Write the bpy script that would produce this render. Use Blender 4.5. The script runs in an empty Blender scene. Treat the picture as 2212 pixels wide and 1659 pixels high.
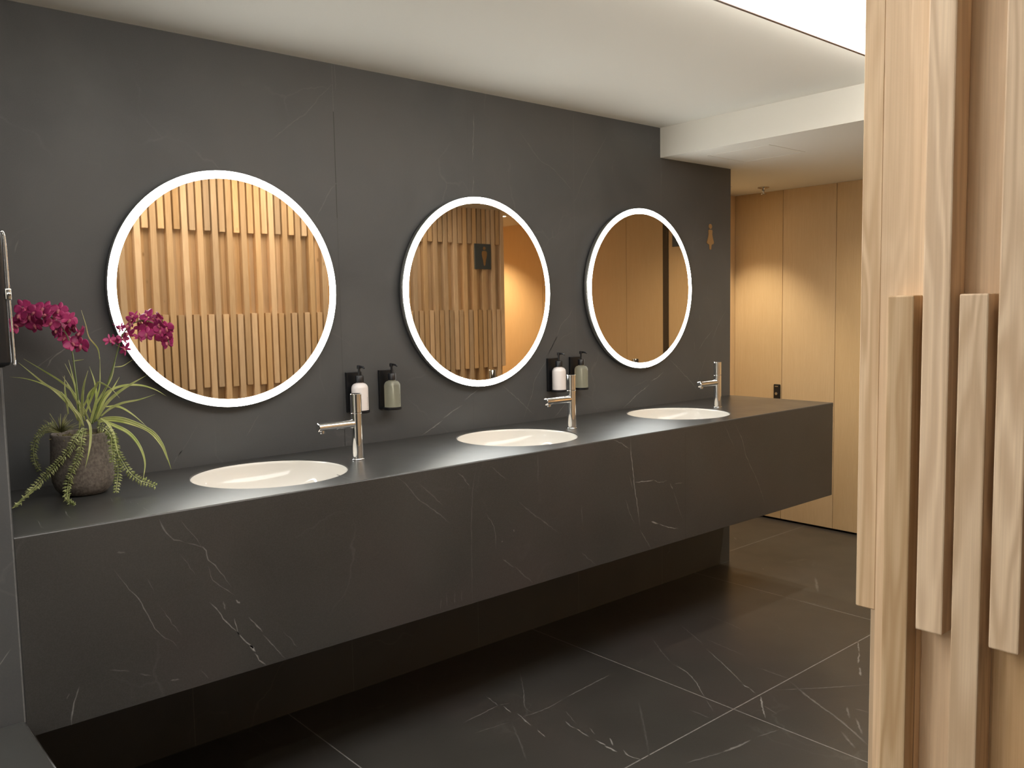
import bpy, bmesh, math, random
from mathutils import Vector, Matrix
R = math.radians
scene = bpy.context.scene
COL = scene.collection

# ------------------------------------------------------------------ camera
CAM_P = (-0.6535, -2.6622, 1.3691)
def make_camera():
    yaw, pitch, roll = R(40.9552), R(-4.9089), R(-1.0449)
    fw = Vector((math.sin(yaw)*math.cos(pitch), math.cos(yaw)*math.cos(pitch), math.sin(pitch)))
    r = Vector((math.cos(yaw), -math.sin(yaw), 0)); u = r.cross(fw)
    r2 = math.cos(roll)*r + math.sin(roll)*u
    u2 = -math.sin(roll)*r + math.cos(roll)*u
    cd = bpy.data.cameras.new('camera'); cd.sensor_width = 36; cd.sensor_fit = 'HORIZONTAL'
    cd.lens = 1849.14/2212*36; cd.clip_start = .02; cd.clip_end = 60
    o = bpy.data.objects.new('camera', cd); COL.objects.link(o)
    m = Matrix((r2, u2, -fw)).transposed().to_4x4(); m.translation = Vector(CAM_P)
    o.matrix_world = m
    scene.camera = o
make_camera()

# ------------------------------------------------------------------ world, exposure, light levels
w = bpy.data.worlds.new('world'); scene.world = w; w.use_nodes = True
w.node_tree.nodes['Background'].inputs[0].default_value = (.9, .92, 1, 1)
w.node_tree.nodes['Background'].inputs[1].default_value = .15
vs = scene.view_settings
vs.view_transform = 'Standard'; vs.look = 'None'; vs.gamma = 1; vs.use_curve_mapping = False
vs.exposure = 0.0
PANEL_E = 6.6        # luminous stretch ceiling
RING_E = 27.0        # LED rings of the mirrors
SPOT_W = 64.0        # corridor downlights
BACK_W = 112.0        # unseen downlights added behind the camera to light the batten end face

# ------------------------------------------------------------------ dimensions (metres, floor z = 0, mirror wall y = 0)
ZC, ZS, XS = 2.2202, 2.0811, 2.6181          # ceiling, soffit, step
XE, DEP, ZT, ZB = 3.1902, .5854, .90, .4498  # wall end, counter depth, counter top, counter bottom
XL = -.281                                   # edge of the stone block on the left
XW = 4.1515                                  # wood wall at the corridor's far side
YF, XP, DD = -2.1196, .3899, .0265           # slatted partition: face, end face, batten depth
Z1, Z2, Z3 = 1.3787, .9679, 1.8371           # batten start / end heights
PITCH, BW = .0419, .0321
SINKS = [(.452, -.284), (1.433, -.282), (2.390, -.281)]
MIRRORS = [(.4648, 1.4493), (1.479, 1.4414), (2.446, 1.4586)]
FAUCETS = [(.757, -.272), (1.726, -.276), (2.680, -.284)]
RM = .3703

# ------------------------------------------------------------------ materials
def new_mat(name):
    m = bpy.data.materials.new(name); m.use_nodes = True
    nt = m.node_tree; b = nt.nodes['Principled BSDF']
    return m, nt, b
def N(nt, t, **kw):
    n = nt.nodes.new(t)
    for k, v in kw.items(): setattr(n, k, v)
    return n
def plain(name, col, rough=.5, metal=0., spec=.5, **ex):
    m, nt, b = new_mat(name)
    b.inputs['Base Color'].default_value = (*col, 1); b.inputs['Roughness'].default_value = rough
    b.inputs['Metallic'].default_value = metal; b.inputs['Specular IOR Level'].default_value = spec
    for k, v in ex.items(): b.inputs[k.replace('_', ' ')].default_value = v
    no = N(nt, 'ShaderNodeTexNoise'); no.inputs['Scale'].default_value = 35
    mr = N(nt, 'ShaderNodeMapRange'); mr.inputs[3].default_value = max(0, rough-.04); mr.inputs[4].default_value = min(1, rough+.04)
    nt.links.new(no.outputs[0], mr.inputs[0]); nt.links.new(mr.outputs[0], b.inputs['Roughness'])
    return m
def emit(name, col, s):
    m, nt, b = new_mat(name)
    b.inputs['Base Color'].default_value = (.8, .8, .8, 1)
    b.inputs['Emission Color'].default_value = (*col, 1); b.inputs['Emission Strength'].default_value = s
    return m
def mix(nt, fac, a, b):
    n = N(nt, 'ShaderNodeMix', data_type='RGBA')
    for s, v in ((0, fac), (6, a), (7, b)):
        if isinstance(v, (tuple, list)): n.inputs[s].default_value = (*v, 1)
        elif isinstance(v, (int, float)): n.inputs[s].default_value = v
        else: nt.links.new(v, n.inputs[s])
    return n.outputs[2]
def noise(nt, vec, scale, detail=4, dist=0., rough=.5):
    n = N(nt, 'ShaderNodeTexNoise'); n.inputs['Scale'].default_value = scale
    n.inputs['Detail'].default_value = detail; n.inputs['Distortion'].default_value = dist; n.inputs['Roughness'].default_value = rough
    if vec is not None: nt.links.new(vec, n.inputs['Vector'])
    return n.outputs[0]
def ramp(nt, val, lo, hi):
    n = N(nt, 'ShaderNodeMapRange'); n.inputs[1].default_value = lo; n.inputs[2].default_value = hi; n.clamp = True
    nt.links.new(val, n.inputs[0]); return n.outputs[0]

def stone(name, c1, c2, c3, rough, veincol, faint=.12):
    """dark grey marble-look porcelain: cloudy ground, hair veins, and the drawn veins of the slab (attribute)"""
    m, nt, b = new_mat(name)
    tc = N(nt, 'ShaderNodeTexCoord').outputs['Object']
    cloud = ramp(nt, noise(nt, tc, 2.2, 5, .6), .35, .68)
    warm = ramp(nt, noise(nt, tc, 1.3, 3, .4), .5, .72)
    col = mix(nt, cloud, c1, c2); col = mix(nt, warm, col, c3)
    speck = ramp(nt, noise(nt, tc, 320, 2), .35, .7)
    col = mix(nt, speck, col, mix(nt, .22, col, (.09, .088, .084)))
    # hair veins
    vo = N(nt, 'ShaderNodeTexVoronoi', feature='DISTANCE_TO_EDGE'); vo.inputs['Scale'].default_value = 2.1
    dn = N(nt, 'ShaderNodeVectorMath', operation='ADD'); nt.links.new(tc, dn.inputs[0])
    cn = N(nt, 'ShaderNodeTexNoise'); cn.inputs['Scale'].default_value = 2.5; cn.inputs['Detail'].default_value = 5
    nt.links.new(tc, cn.inputs['Vector'])
    sc = N(nt, 'ShaderNodeVectorMath', operation='SCALE'); sc.inputs[3].default_value = .45
    nt.links.new(cn.outputs[1], sc.inputs[0]); nt.links.new(sc.outputs[0], dn.inputs[1])
    nt.links.new(dn.outputs[0], vo.inputs['Vector'])
    hv = N(nt, 'ShaderNodeMapRange'); hv.inputs[1].default_value = .012; hv.inputs[2].default_value = 0
    nt.links.new(vo.outputs['Distance'], hv.inputs[0])
    brk = ramp(nt, noise(nt, tc, 3.1, 3), .5, .75)
    ml = N(nt, 'ShaderNodeMath', operation='MULTIPLY'); nt.links.new(hv.outputs[0], ml.inputs[0]); nt.links.new(brk, ml.inputs[1])
    m2 = N(nt, 'ShaderNodeMath', operation='MULTIPLY'); nt.links.new(ml.outputs[0], m2.inputs[0]); m2.inputs[1].default_value = faint
    col = mix(nt, m2.outputs[0], col, veincol)
    at = N(nt, 'ShaderNodeAttribute', attribute_name='vein')
    tooth = ramp(nt, noise(nt, tc, 90, 2), .25, .6)
    mm = N(nt, 'ShaderNodeMath', operation='MULTIPLY'); nt.links.new(at.outputs['Fac'], mm.inputs[0])
    tl = N(nt, 'ShaderNodeMapRange'); tl.inputs[3].default_value = .55; tl.inputs[4].default_value = 1
    nt.links.new(tooth, tl.inputs[0]); nt.links.new(tl.outputs[0], mm.inputs[1])
    col = mix(nt, mm.outputs[0], col, veincol)
    # open joints between the slabs (attribute 'joint')
    aj = N(nt, 'ShaderNodeAttribute', attribute_name='joint')
    col = mix(nt, aj.outputs['Fac'], col, (.012, .011, .010))
    nt.links.new(col, b.inputs['Base Color'])
    rr = N(nt, 'ShaderNodeMapRange'); rr.inputs[3].default_value = rough-.05; rr.inputs[4].default_value = rough+.06
    nt.links.new(noise(nt, tc, 7, 4), rr.inputs[0]); nt.links.new(rr.outputs[0], b.inputs['Roughness'])
    bp = N(nt, 'ShaderNodeBump'); bp.inputs['Strength'].default_value = .05; bp.inputs['Distance'].default_value = .002
    nt.links.new(noise(nt, tc, 60, 4), bp.inputs['Height']); nt.links.new(bp.outputs[0], b.inputs['Normal'])
    return m
M = {}
VC = (.38, .37, .355)
M['wall_stone'] = stone('wall_stone', (.053, .055, .058), (.075, .077, .080), (.072, .070, .070), .50, VC, .10)
M['counter_stone'] = stone('counter_stone', (.032, .0315, .030), (.046, .045, .043), (.050, .042, .040), .31, VC, .08)
M['floor_stone'] = stone('floor_stone', (.036, .034, .031), (.052, .049, .044), (.054, .045, .041), .30, VC, .10)

def wood(name, ca, cb, cc, grain=1., rough=.5, vary=.35, knots=True):
    """solid oak battens: grain runs up z, every batten its own tone (random per island)"""
    m, nt, b = new_mat(name)
    tc = N(nt, 'ShaderNodeTexCoord').outputs['Object']
    geo = N(nt, 'ShaderNodeNewGeometry'); rnd = geo.outputs['Random Per Island']
    oi = N(nt, 'ShaderNodeObjectInfo')
    ad = N(nt, 'ShaderNodeMath', operation='ADD'); nt.links.new(rnd, ad.inputs[0]); nt.links.new(oi.outputs['Random'], ad.inputs[1])
    fr = N(nt, 'ShaderNodeMath', operation='FRACT'); nt.links.new(ad.outputs[0], fr.inputs[0])
    # battens with an object index keep the tone given to them (index / 100)
    gi = N(nt, 'ShaderNodeMath', operation='GREATER_THAN'); nt.links.new(oi.outputs['Object Index'], gi.inputs[0]); gi.inputs[1].default_value = .5
    dv = N(nt, 'ShaderNodeMath', operation='DIVIDE'); nt.links.new(oi.outputs['Object Index'], dv.inputs[0]); dv.inputs[1].default_value = 100
    mxr = N(nt, 'ShaderNodeMix'); nt.links.new(gi.outputs[0], mxr.inputs[0]); nt.links.new(fr.outputs[0], mxr.inputs[2]); nt.links.new(dv.outputs[0], mxr.inputs[3])
    rnd = mxr.outputs[0]
    sc = N(nt, 'ShaderNodeMath', operation='MULTIPLY'); sc.inputs[1].default_value = 37.; nt.links.new(rnd, sc.inputs[0])
    cmb = N(nt, 'ShaderNodeCombineXYZ'); nt.links.new(sc.outputs[0], cmb.inputs[0]); nt.links.new(sc.outputs[0], cmb.inputs[2])
    va = N(nt, 'ShaderNodeVectorMath', operation='ADD'); nt.links.new(tc, va.inputs[0]); nt.links.new(cmb.outputs[0], va.inputs[1])
    mp = N(nt, 'ShaderNodeMapping'); mp.inputs['Scale'].default_value = (1, 1, .09); nt.links.new(va.outputs[0], mp.inputs[0])
    mp2 = N(nt, 'ShaderNodeMapping'); mp2.inputs['Scale'].default_value = (1, 1, .012); nt.links.new(va.outputs[0], mp2.inputs[0])
    # growth rings: a slow field cut into contour bands gives cathedral figures
    fld = noise(nt, mp.outputs[0], 22*grain, 2, .25)
    k = N(nt, 'ShaderNodeMath', operation='MULTIPLY'); nt.links.new(fld, k.inputs[0]); k.inputs[1].default_value = 46
    s = N(nt, 'ShaderNodeMath', operation='SINE'); nt.links.new(k.outputs[0], s.inputs[0])
    ring = ramp(nt, s.outputs[0], -.9, 1.)
    fine = ramp(nt, noise(nt, mp2.outputs[0], 420*grain, 3), .35, .7)
    broad = ramp(nt, noise(nt, mp.outputs[0], 22*grain, 3), .3, .7)
    rf = N(nt, 'ShaderNodeMapRange'); rf.inputs[3].default_value = .4; rf.inputs[4].default_value = 1; nt.links.new(gi.outputs[0], rf.inputs[0])
    rm = N(nt, 'ShaderNodeMath', operation='MULTIPLY'); nt.links.new(ring, rm.inputs[0]); nt.links.new(rf.outputs[0], rm.inputs[1])
    col = mix(nt, rm.outputs[0], ca, cb)
    col = mix(nt, broad, col, mix(nt, .5, col, cb))
    f2 = N(nt, 'ShaderNodeMath', operation='MULTIPLY'); nt.links.new(fine, f2.inputs[0]); f2.inputs[1].default_value = .35
    col = mix(nt, f2.outputs[0], col, cc)
    if knots:
        mk = N(nt, 'ShaderNodeMapping'); mk.inputs['Scale'].default_value = (1, 1, .55); nt.links.new(va.outputs[0], mk.inputs[0])
        vo = N(nt, 'ShaderNodeTexVoronoi'); vo.inputs['Scale'].default_value = 7.5; nt.links.new(mk.outputs[0], vo.inputs['Vector'])
        kn = N(nt, 'ShaderNodeMapRange'); kn.inputs[1].default_value = .07; kn.inputs[2].default_value = .02; kn.inputs[4].default_value = .6
        nt.links.new(vo.outputs['Distance'], kn.inputs[0])
        col = mix(nt, kn.outputs[0], col, (cc[0]*.35, cc[1]*.3, cc[2]*.28))
    # batten to batten tone
    hs = N(nt, 'ShaderNodeHueSaturation'); nt.links.new(col, hs.inputs['Color'])
    vr = N(nt, 'ShaderNodeMapRange'); vr.inputs[3].default_value = 1-vary; vr.inputs[4].default_value = 1+vary*.45
    nt.links.new(rnd, vr.inputs[0]); nt.links.new(vr.outputs[0], hs.inputs['Value'])
    k2 = N(nt, 'ShaderNodeMath', operation='MULTIPLY'); k2.inputs[1].default_value = 7.31; nt.links.new(rnd, k2.inputs[0])
    f3 = N(nt, 'ShaderNodeMath', operation='FRACT'); nt.links.new(k2.outputs[0], f3.inputs[0])
    sr = N(nt, 'ShaderNodeMapRange'); sr.inputs[3].default_value = 1-vary*.6; sr.inputs[4].default_value = 1+vary*.3
    nt.links.new(f3.outputs[0], sr.inputs[0]); nt.links.new(sr.outputs[0], hs.inputs['Saturation'])
    nt.links.new(hs.outputs[0], b.inputs['Base Color'])
    b.inputs['Roughness'].default_value = rough; b.inputs['Specular IOR Level'].default_value = .3
    bp = N(nt, 'ShaderNodeBump'); bp.inputs['Strength'].default_value = .12; bp.inputs['Distance'].default_value = .001
    nt.links.new(fine, bp.inputs['Height']); nt.links.new(bp.outputs[0], b.inputs['Normal'])
    return m
M['oak'] = wood('oak_batten', (.81, .60, .385), (.60, .405, .23), (.52, .345, .19), 1., .55, .32)
M['veneer'] = wood('oak_veneer', (.70, .52, .31), (.66, .475, .27), (.54, .37, .20), 1.6, .42, .06, knots=False)

M['paint'] = plain('ceiling_paint', (.77, .75, .69), .85, spec=.2)
M['panel'] = emit('luminous_ceiling', (1, .975, .94), PANEL_E)
M['halo'] = emit('halo_led_strip', (1, .95, .86), PANEL_E*2.2)
M['trim'] = plain('bronze_trim', (.16, .10, .065), .5)
M['ring'] = emit('led_diffuser', (.97, 1, .97), RING_E)
M['mirror'] = plain('mirror_glass', (.66, .55, .41), .0, 1.)
for n in list(M['mirror'].node_tree.nodes):
    if n.type in ('TEX_NOISE', 'MAP_RANGE'): M['mirror'].node_tree.nodes.remove(n)
M['mirror'].node_tree.nodes['Principled BSDF'].inputs['Roughness'].default_value = .015
M['dark_metal'] = plain('dark_metal', (.02, .021, .024), .35, .6)
M['chrome'] = plain('chrome', (.82, .82, .82), .05, 1.)
M['steel'] = plain('brushed_steel', (.62, .62, .60), .22, 1.)
M['ceramic'] = plain('white_ceramic', (.72, .69, .64), .06)
M['black'] = plain('black_plastic', (.008, .008, .010), .35)
M['black_gloss'] = plain('black_gloss_plastic', (.012, .013, .015), .18)
M['bottle_white'] = plain('white_bottle_plastic', (.80, .74, .72), .35)
M['ink'] = plain('grey_print', (.16, .15, .15), .6)
M['gap'] = plain('shadow_gap', (.010, .009, .008), .9)
M['sign_plate'] = plain('slate_sign_plate', (.065, .092, .115), .4)
M['sign_wood'] = plain('sign_wood', (.30, .17, .065), .5)
M['sign_gold'] = plain('sign_oak_inlay', (.33, .20, .09), .5)
M['white_plastic'] = plain('white_plastic', (.75, .74, .71), .4)
M['lamp'] = emit('downlight_lens', (1, .86, .64), 25.)
m, nt, b = new_mat('frosted_liquid_bottle')
b.inputs['Base Color'].default_value = (.66, .66, .50, 1); b.inputs['Roughness'].default_value = .28
b.inputs['Transmission Weight'].default_value = .78; b.inputs['IOR'].default_value = 1.35
tcb = N(nt, 'ShaderNodeTexCoord').outputs['Object']; nb = noise(nt, tcb, 30, 2)
nt.links.new(mix(nt, nb, (.74, .74, .58), (.82, .82, .68)), b.inputs['Base Color'])
M['bottle_clear'] = m
# pot: grey-brown stoneware
m, nt, b = new_mat('stoneware_pot')
tcp = N(nt, 'ShaderNodeTexCoord').outputs['Object']
nt.links.new(mix(nt, ramp(nt, noise(nt, tcp, 130, 4), .35, .65), (.10, .082, .068), (.19, .16, .135)), b.inputs['Base Color'])
b.inputs['Roughness'].default_value = .8
bp = N(nt, 'ShaderNodeBump'); bp.inputs['Strength'].default_value = .35; bp.inputs['Distance'].default_value = .002
nt.links.new(noise(nt, tcp, 200, 3), bp.inputs['Height']); nt.links.new(bp.outputs[0], b.inputs['Normal'])
M['pot'] = m
def leafmat(name, a, c, sc=30, rough=.5):
    m, nt, b = new_mat(name)
    tcl = N(nt, 'ShaderNodeTexCoord').outputs['Object']
    nt.links.new(mix(nt, ramp(nt, noise(nt, tcl, sc, 3), .3, .7), a, c), b.inputs['Base Color'])
    b.inputs['Roughness'].default_value = rough; b.inputs['Subsurface Weight'].default_value = 0
    return m
M['blade'] = leafmat('blade_leaf', (.34, .41, .09), (.70, .69, .33), 16)
M['succulent'] = leafmat('trailing_leaf', (.24, .29, .09), (.50, .52, .24), 60)
M['stem'] = leafmat('orchid_stem', (.10, .14, .04), (.16, .20, .06), 40)
M['petal'] = leafmat('magenta_petal', (.30, .014, .10), (.52, .05, .19), 45)
M['lip'] = leafmat('pale_lip', (.60, .22, .20), (.45, .10, .16), 60)
M['moss'] = leafmat('dry_moss', (.10, .085, .03), (.20, .17, .07), 80, .9)

# ------------------------------------------------------------------ mesh helpers
def link(name, bm, mat, parent=None, smooth=False, mats=None):
    me = bpy.data.meshes.new(name); bm.normal_update(); bm.to_mesh(me); bm.free()
    for mm in (mats or [mat]): me.materials.append(mm)
    if smooth:
        for p in me.polygons: p.use_smooth = True
    o = bpy.data.objects.new(name, me); COL.objects.link(o)
    if parent is not None: o.parent = parent
    return o
def thing(name, label, cat, loc=(0, 0, 0), rotz=0., group=None):
    o = bpy.data.objects.new(name, None); COL.objects.link(o); o.empty_display_size = .05
    o.location = loc; o.rotation_euler = (0, 0, rotz); tag(o, label, cat, group); return o
def tag(o, label, cat, group=None):
    o['label'] = label; o['category'] = cat
    if group: o['group'] = group
    return o
def structure(o, label=None, cat=None):
    o['kind'] = 'structure'
    if label: o['label'] = label
    if cat: o['category'] = cat
    return o
def box(bm, x0, x1, y0, y1, z0, z1, bev=0., seg=2):
    t = bmesh.new()
    bmesh.ops.create_cube(t, size=1)
    for v in t.verts:
        v.co = Vector(((x0+x1)/2+v.co.x*(x1-x0), (y0+y1)/2+v.co.y*(y1-y0), (z0+z1)/2+v.co.z*(z1-z0)))
    if bev > 0: bmesh.ops.bevel(t, geom=list(t.edges), offset=bev, segments=seg, profile=.5, affect='EDGES')
    merge(bm, t)
def merge(bm, t):
    vm = {}
    for v in t.verts: vm[v] = bm.verts.new(v.co)
    for f in t.faces:
        try:
            g = bm.faces.new([vm[v] for v in f.verts]); g.smooth = f.smooth; g.material_index = f.material_index
        except ValueError: pass
    t.free()
def lathe(bm, prof, seg=48, c=(0, 0, 0), axis='Z', close=False):
    """revolve (r, h) profile about an axis through c"""
    rows = []
    for r, h in prof:
        row = []
        for i in range(seg):
            a = 2*math.pi*i/seg
            p = (r*math.cos(a), r*math.sin(a), h)
            if axis == 'Y': p = (p[0], p[2], p[1])
            elif axis == 'X': p = (p[2], p[0], p[1])
            row.append(bm.verts.new(Vector(p)+Vector(c)))
        rows.append(row)
    n = len(rows); fs = []
    for k in range(n if close else n-1):
        a, b2 = rows[k], rows[(k+1) % n]
        for i in range(seg):
            j = (i+1) % seg
            q = [a[i], a[j], b2[j], b2[i]]
            fs.append(bm.faces.new(q))
    bmesh.ops.remove_doubles(bm, verts=[v for r in rows for v in r], dist=1e-6)
    bmesh.ops.recalc_face_normals(bm, faces=[f for f in bm.faces])
def catmull(pts, n=8):
    P = [Vector(p) for p in pts]; out = []
    if len(P) < 3: 
        return [P[0].lerp(P[-1], i/n) for i in range(n+1)]
    for i in range(len(P)-1):
        p0 = P[i-1] if i > 0 else 2*P[0]-P[1]; p1, p2 = P[i], P[i+1]
        p3 = P[i+2] if i+2 < len(P) else 2*P[-1]-P[-2]
        for k in range(n):
            t = k/n
            out.append(.5*((2*p1)+(-p0+p2)*t+(2*p0-5*p1+4*p2-p3)*t*t+(-p0+3*p1-3*p2+p3)*t**3))
    out.append(P[-1]); return out
def tube(bm, pts, rad, seg=8, cap=True):
    P = [Vector(p) for p in pts]; rows = []
    ref = Vector((.31, .2, .93)).normalized()
    for i, p in enumerate(P):
        t = (P[min(i+1, len(P)-1)]-P[max(i-1, 0)]).normalized()
        a = t.cross(ref)
        if a.length < 1e-3: a = t.cross(Vector((1, 0, 0)))
        a.normalize(); b2 = t.cross(a)
        r = rad(i/(len(P)-1)) if callable(rad) else rad
        rows.append([bm.verts.new(p+r*(math.cos(2*math.pi*k/seg)*a+math.sin(2*math.pi*k/seg)*b2)) for k in range(seg)])
    for a, b2 in zip(rows, rows[1:]):
        for k in range(seg): bm.faces.new((a[k], a[(k+1) % seg], b2[(k+1) % seg], b2[k]))
    if cap:
        bm.faces.new(rows[0][::-1]); bm.faces.new(rows[-1])

class Slab:
    """a bmesh with 'vein' and 'joint' point attributes for the stone material"""
    def __init__(s):
        s.bm = bmesh.new(); s.v = s.bm.verts.layers.float.new('vein'); s.j = s.bm.verts.layers.float.new('joint')
    def strips(s, L, to3, nrm, off=.0003, seed=1):
        """veins: wavering, tapered hair lines lying in the slab face; L = [(pts2d, strength, width mm)]"""
        rg = random.Random(seed)
        for pts, st, wd in L:
            Q = catmull([(a, b2, 0) for a, b2 in pts], 7)
            tot = sum((Q[i+1]-Q[i]).length for i in range(len(Q)-1))
            n = max(4, int(tot/.012)); D = [0]
            for i in range(len(Q)-1): D.append(D[-1]+(Q[i+1]-Q[i]).length)
            S = []
            for k in range(n+1):
                d = tot*k/n; i = 0
                while i < len(D)-2 and D[i+1] < d: i += 1
                t = (d-D[i])/max(1e-9, D[i+1]-D[i]); S.append(Q[i].lerp(Q[i+1], t))
            rows = []
            for k, p in enumerate(S):
                t = (S[min(k+1, n)]-S[max(k-1, 0)]).normalized(); a = Vector((-t.y, t.x, 0))
                e = min(1, 4*min(k/n, 1-k/n)+.15)
                hw = wd*.0006*(.65+.7*rg.random())*(.5+.5*e)
                p = p+a*rg.uniform(-.0016, .0016)*e
                row = []
                for sgn, val in ((-1, 0), (0, st*e*rg.uniform(.6, 1.1)), (1, 0)):
                    q = p+a*hw*sgn
                    v = s.bm.verts.new(Vector(to3(q.x, q.y))+Vector(nrm)*off); v[s.v] = min(1, val); row.append(v)
                rows.append(row)
            s.quads(rows, nrm)
    def quads(s, rows, nrm):
        for a, b2 in zip(rows, rows[1:]):
            for i in range(len(a)-1):
                f = s.bm.faces.new((a[i], a[i+1], b2[i+1], b2[i])); f.normal_update()
                if f.normal.dot(Vector(nrm)) < 0: f.normal_flip()
    def line(s, p, q, wd, to3, nrm, vein=0., joint=0., off=.0002):
        """straight grout or joint line of real width between two slab-plane points"""
        a, b2 = Vector((*p, 0)), Vector((*q, 0)); t = (b2-a).normalized(); n = Vector((-t.y, t.x, 0))*wd/2
        rows = []
        for c in (a, b2):
            row = []
            for sg in (-1, 1):
                u = c+n*sg; v = s.bm.verts.new(Vector(to3(u.x, u.y))+Vector(nrm)*off); v[s.v] = vein; v[s.j] = joint; row.append(v)
            rows.append(row)
        s.quads(rows, nrm)

# ------------------------------------------------------------------ drawn veins (slab-plane metres) and plant skeleton (metres, plant's own frame)
VEIN_WALL = [
  ([(0.879,2.226), (0.880,2.179), (0.879,2.130)], 0.25, 2),
  ([(0.877,2.165), (0.847,2.129), (0.815,2.100), (0.773,2.049), (0.714,2.004), (0.649,1.949), (0.615,1.928)], 0.13, 4),
  ([(0.869,1.818), (0.846,1.792), (0.811,1.736), (0.786,1.692)], 0.15, 4),
  ([(1.485,2.143), (1.483,2.080), (1.478,2.017), (1.475,1.959), (1.471,1.942)], 0.5, 2.5),
  ([(1.475,1.897), (1.475,1.868), (1.471,1.824)], 0.4, 2.5),
  ([(1.709,2.113), (1.769,2.050), (1.839,1.990), (1.896,1.970), (1.955,1.933), (2.015,1.885), (2.037,1.844)], 0.12, 5),
  ([(2.266,2.171), (2.216,2.099), (2.142,2.004), (2.085,1.923), (2.037,1.839), (1.990,1.803)], 0.16, 3),
  ([(2.036,2.217), (2.034,2.127)], 0.15, 2),
  ([(1.895,1.721), (1.907,1.663)], 0.2, 2),
  ([(2.631,2.045), (2.624,1.944)], 0.35, 2),
  ([(2.624,1.903), (2.621,1.819)], 0.15, 2),
  ([(2.024,1.382), (1.991,1.339), (1.944,1.301), (1.907,1.237), (1.861,1.175)], 0.3, 3),
  ([(1.930,1.267), (1.879,1.198), (1.837,1.135), (1.788,1.079), (1.771,1.021), (1.754,0.988), (1.713,0.907)], 0.3, 3),
  ([(2.027,1.273), (1.952,1.249), (1.906,1.218)], 0.15, 3),
  ([(1.487,1.060), (1.444,1.041), (1.405,1.017)], 0.45, 4),
  ([(1.398,1.001), (1.353,0.983), (1.299,0.958)], 0.5, 5),
  ([(1.302,0.953), (1.245,0.924), (1.196,0.902)], 0.6, 4),
  ([(1.603,1.066), (1.655,1.025), (1.700,0.992), (1.773,0.930)], 0.3, 4),
  ([(1.966,0.958), (1.932,0.931), (1.898,0.906)], 0.4, 4),
  ([(2.638,1.056), (2.592,1.033), (2.546,1.018)], 0.5, 4),
  ([(2.530,1.001), (2.447,0.964), (2.398,0.936), (2.339,0.905)], 0.5, 4),
  ([(2.678,1.120), (2.731,1.084), (2.791,1.039), (2.852,0.997), (2.914,0.939)], 0.25, 5),
  ([(3.158,1.351), (3.109,1.307), (3.066,1.251), (3.024,1.182)], 0.2, 4),
  ([(3.040,1.252), (2.972,1.203), (2.921,1.155)], 0.3, 4),
  ([(2.993,1.139), (2.951,1.066), (2.910,0.993), (2.870,0.914)], 0.15, 4),
  ([(2.880,1.200), (2.885,1.151)], 0.2, 3),
  ([(2.925,1.330), (2.931,1.292)], 0.15, 3),
  ([(2.961,1.726), (2.860,1.685)], 0.12, 3),
  ([(-0.008,1.289), (-0.046,1.265), (-0.069,1.231)], 0.35, 3.5),
  ([(-0.045,1.270), (-0.100,1.230)], 0.2, 3),
  ([(0.088,1.343), (0.049,1.324)], 0.15, 4),
  ([(0.306,0.971), (0.261,0.912)], 0.2, 2),
  ([(0.349,1.032), (0.306,0.969), (0.264,0.909)], 0.18, 2),
  ([(0.553,1.045), (0.527,1.008), (0.502,0.971)], 0.15, 3),
  ([(-0.115,1.587), (-0.128,1.548)], 0.2, 4),
]
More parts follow.
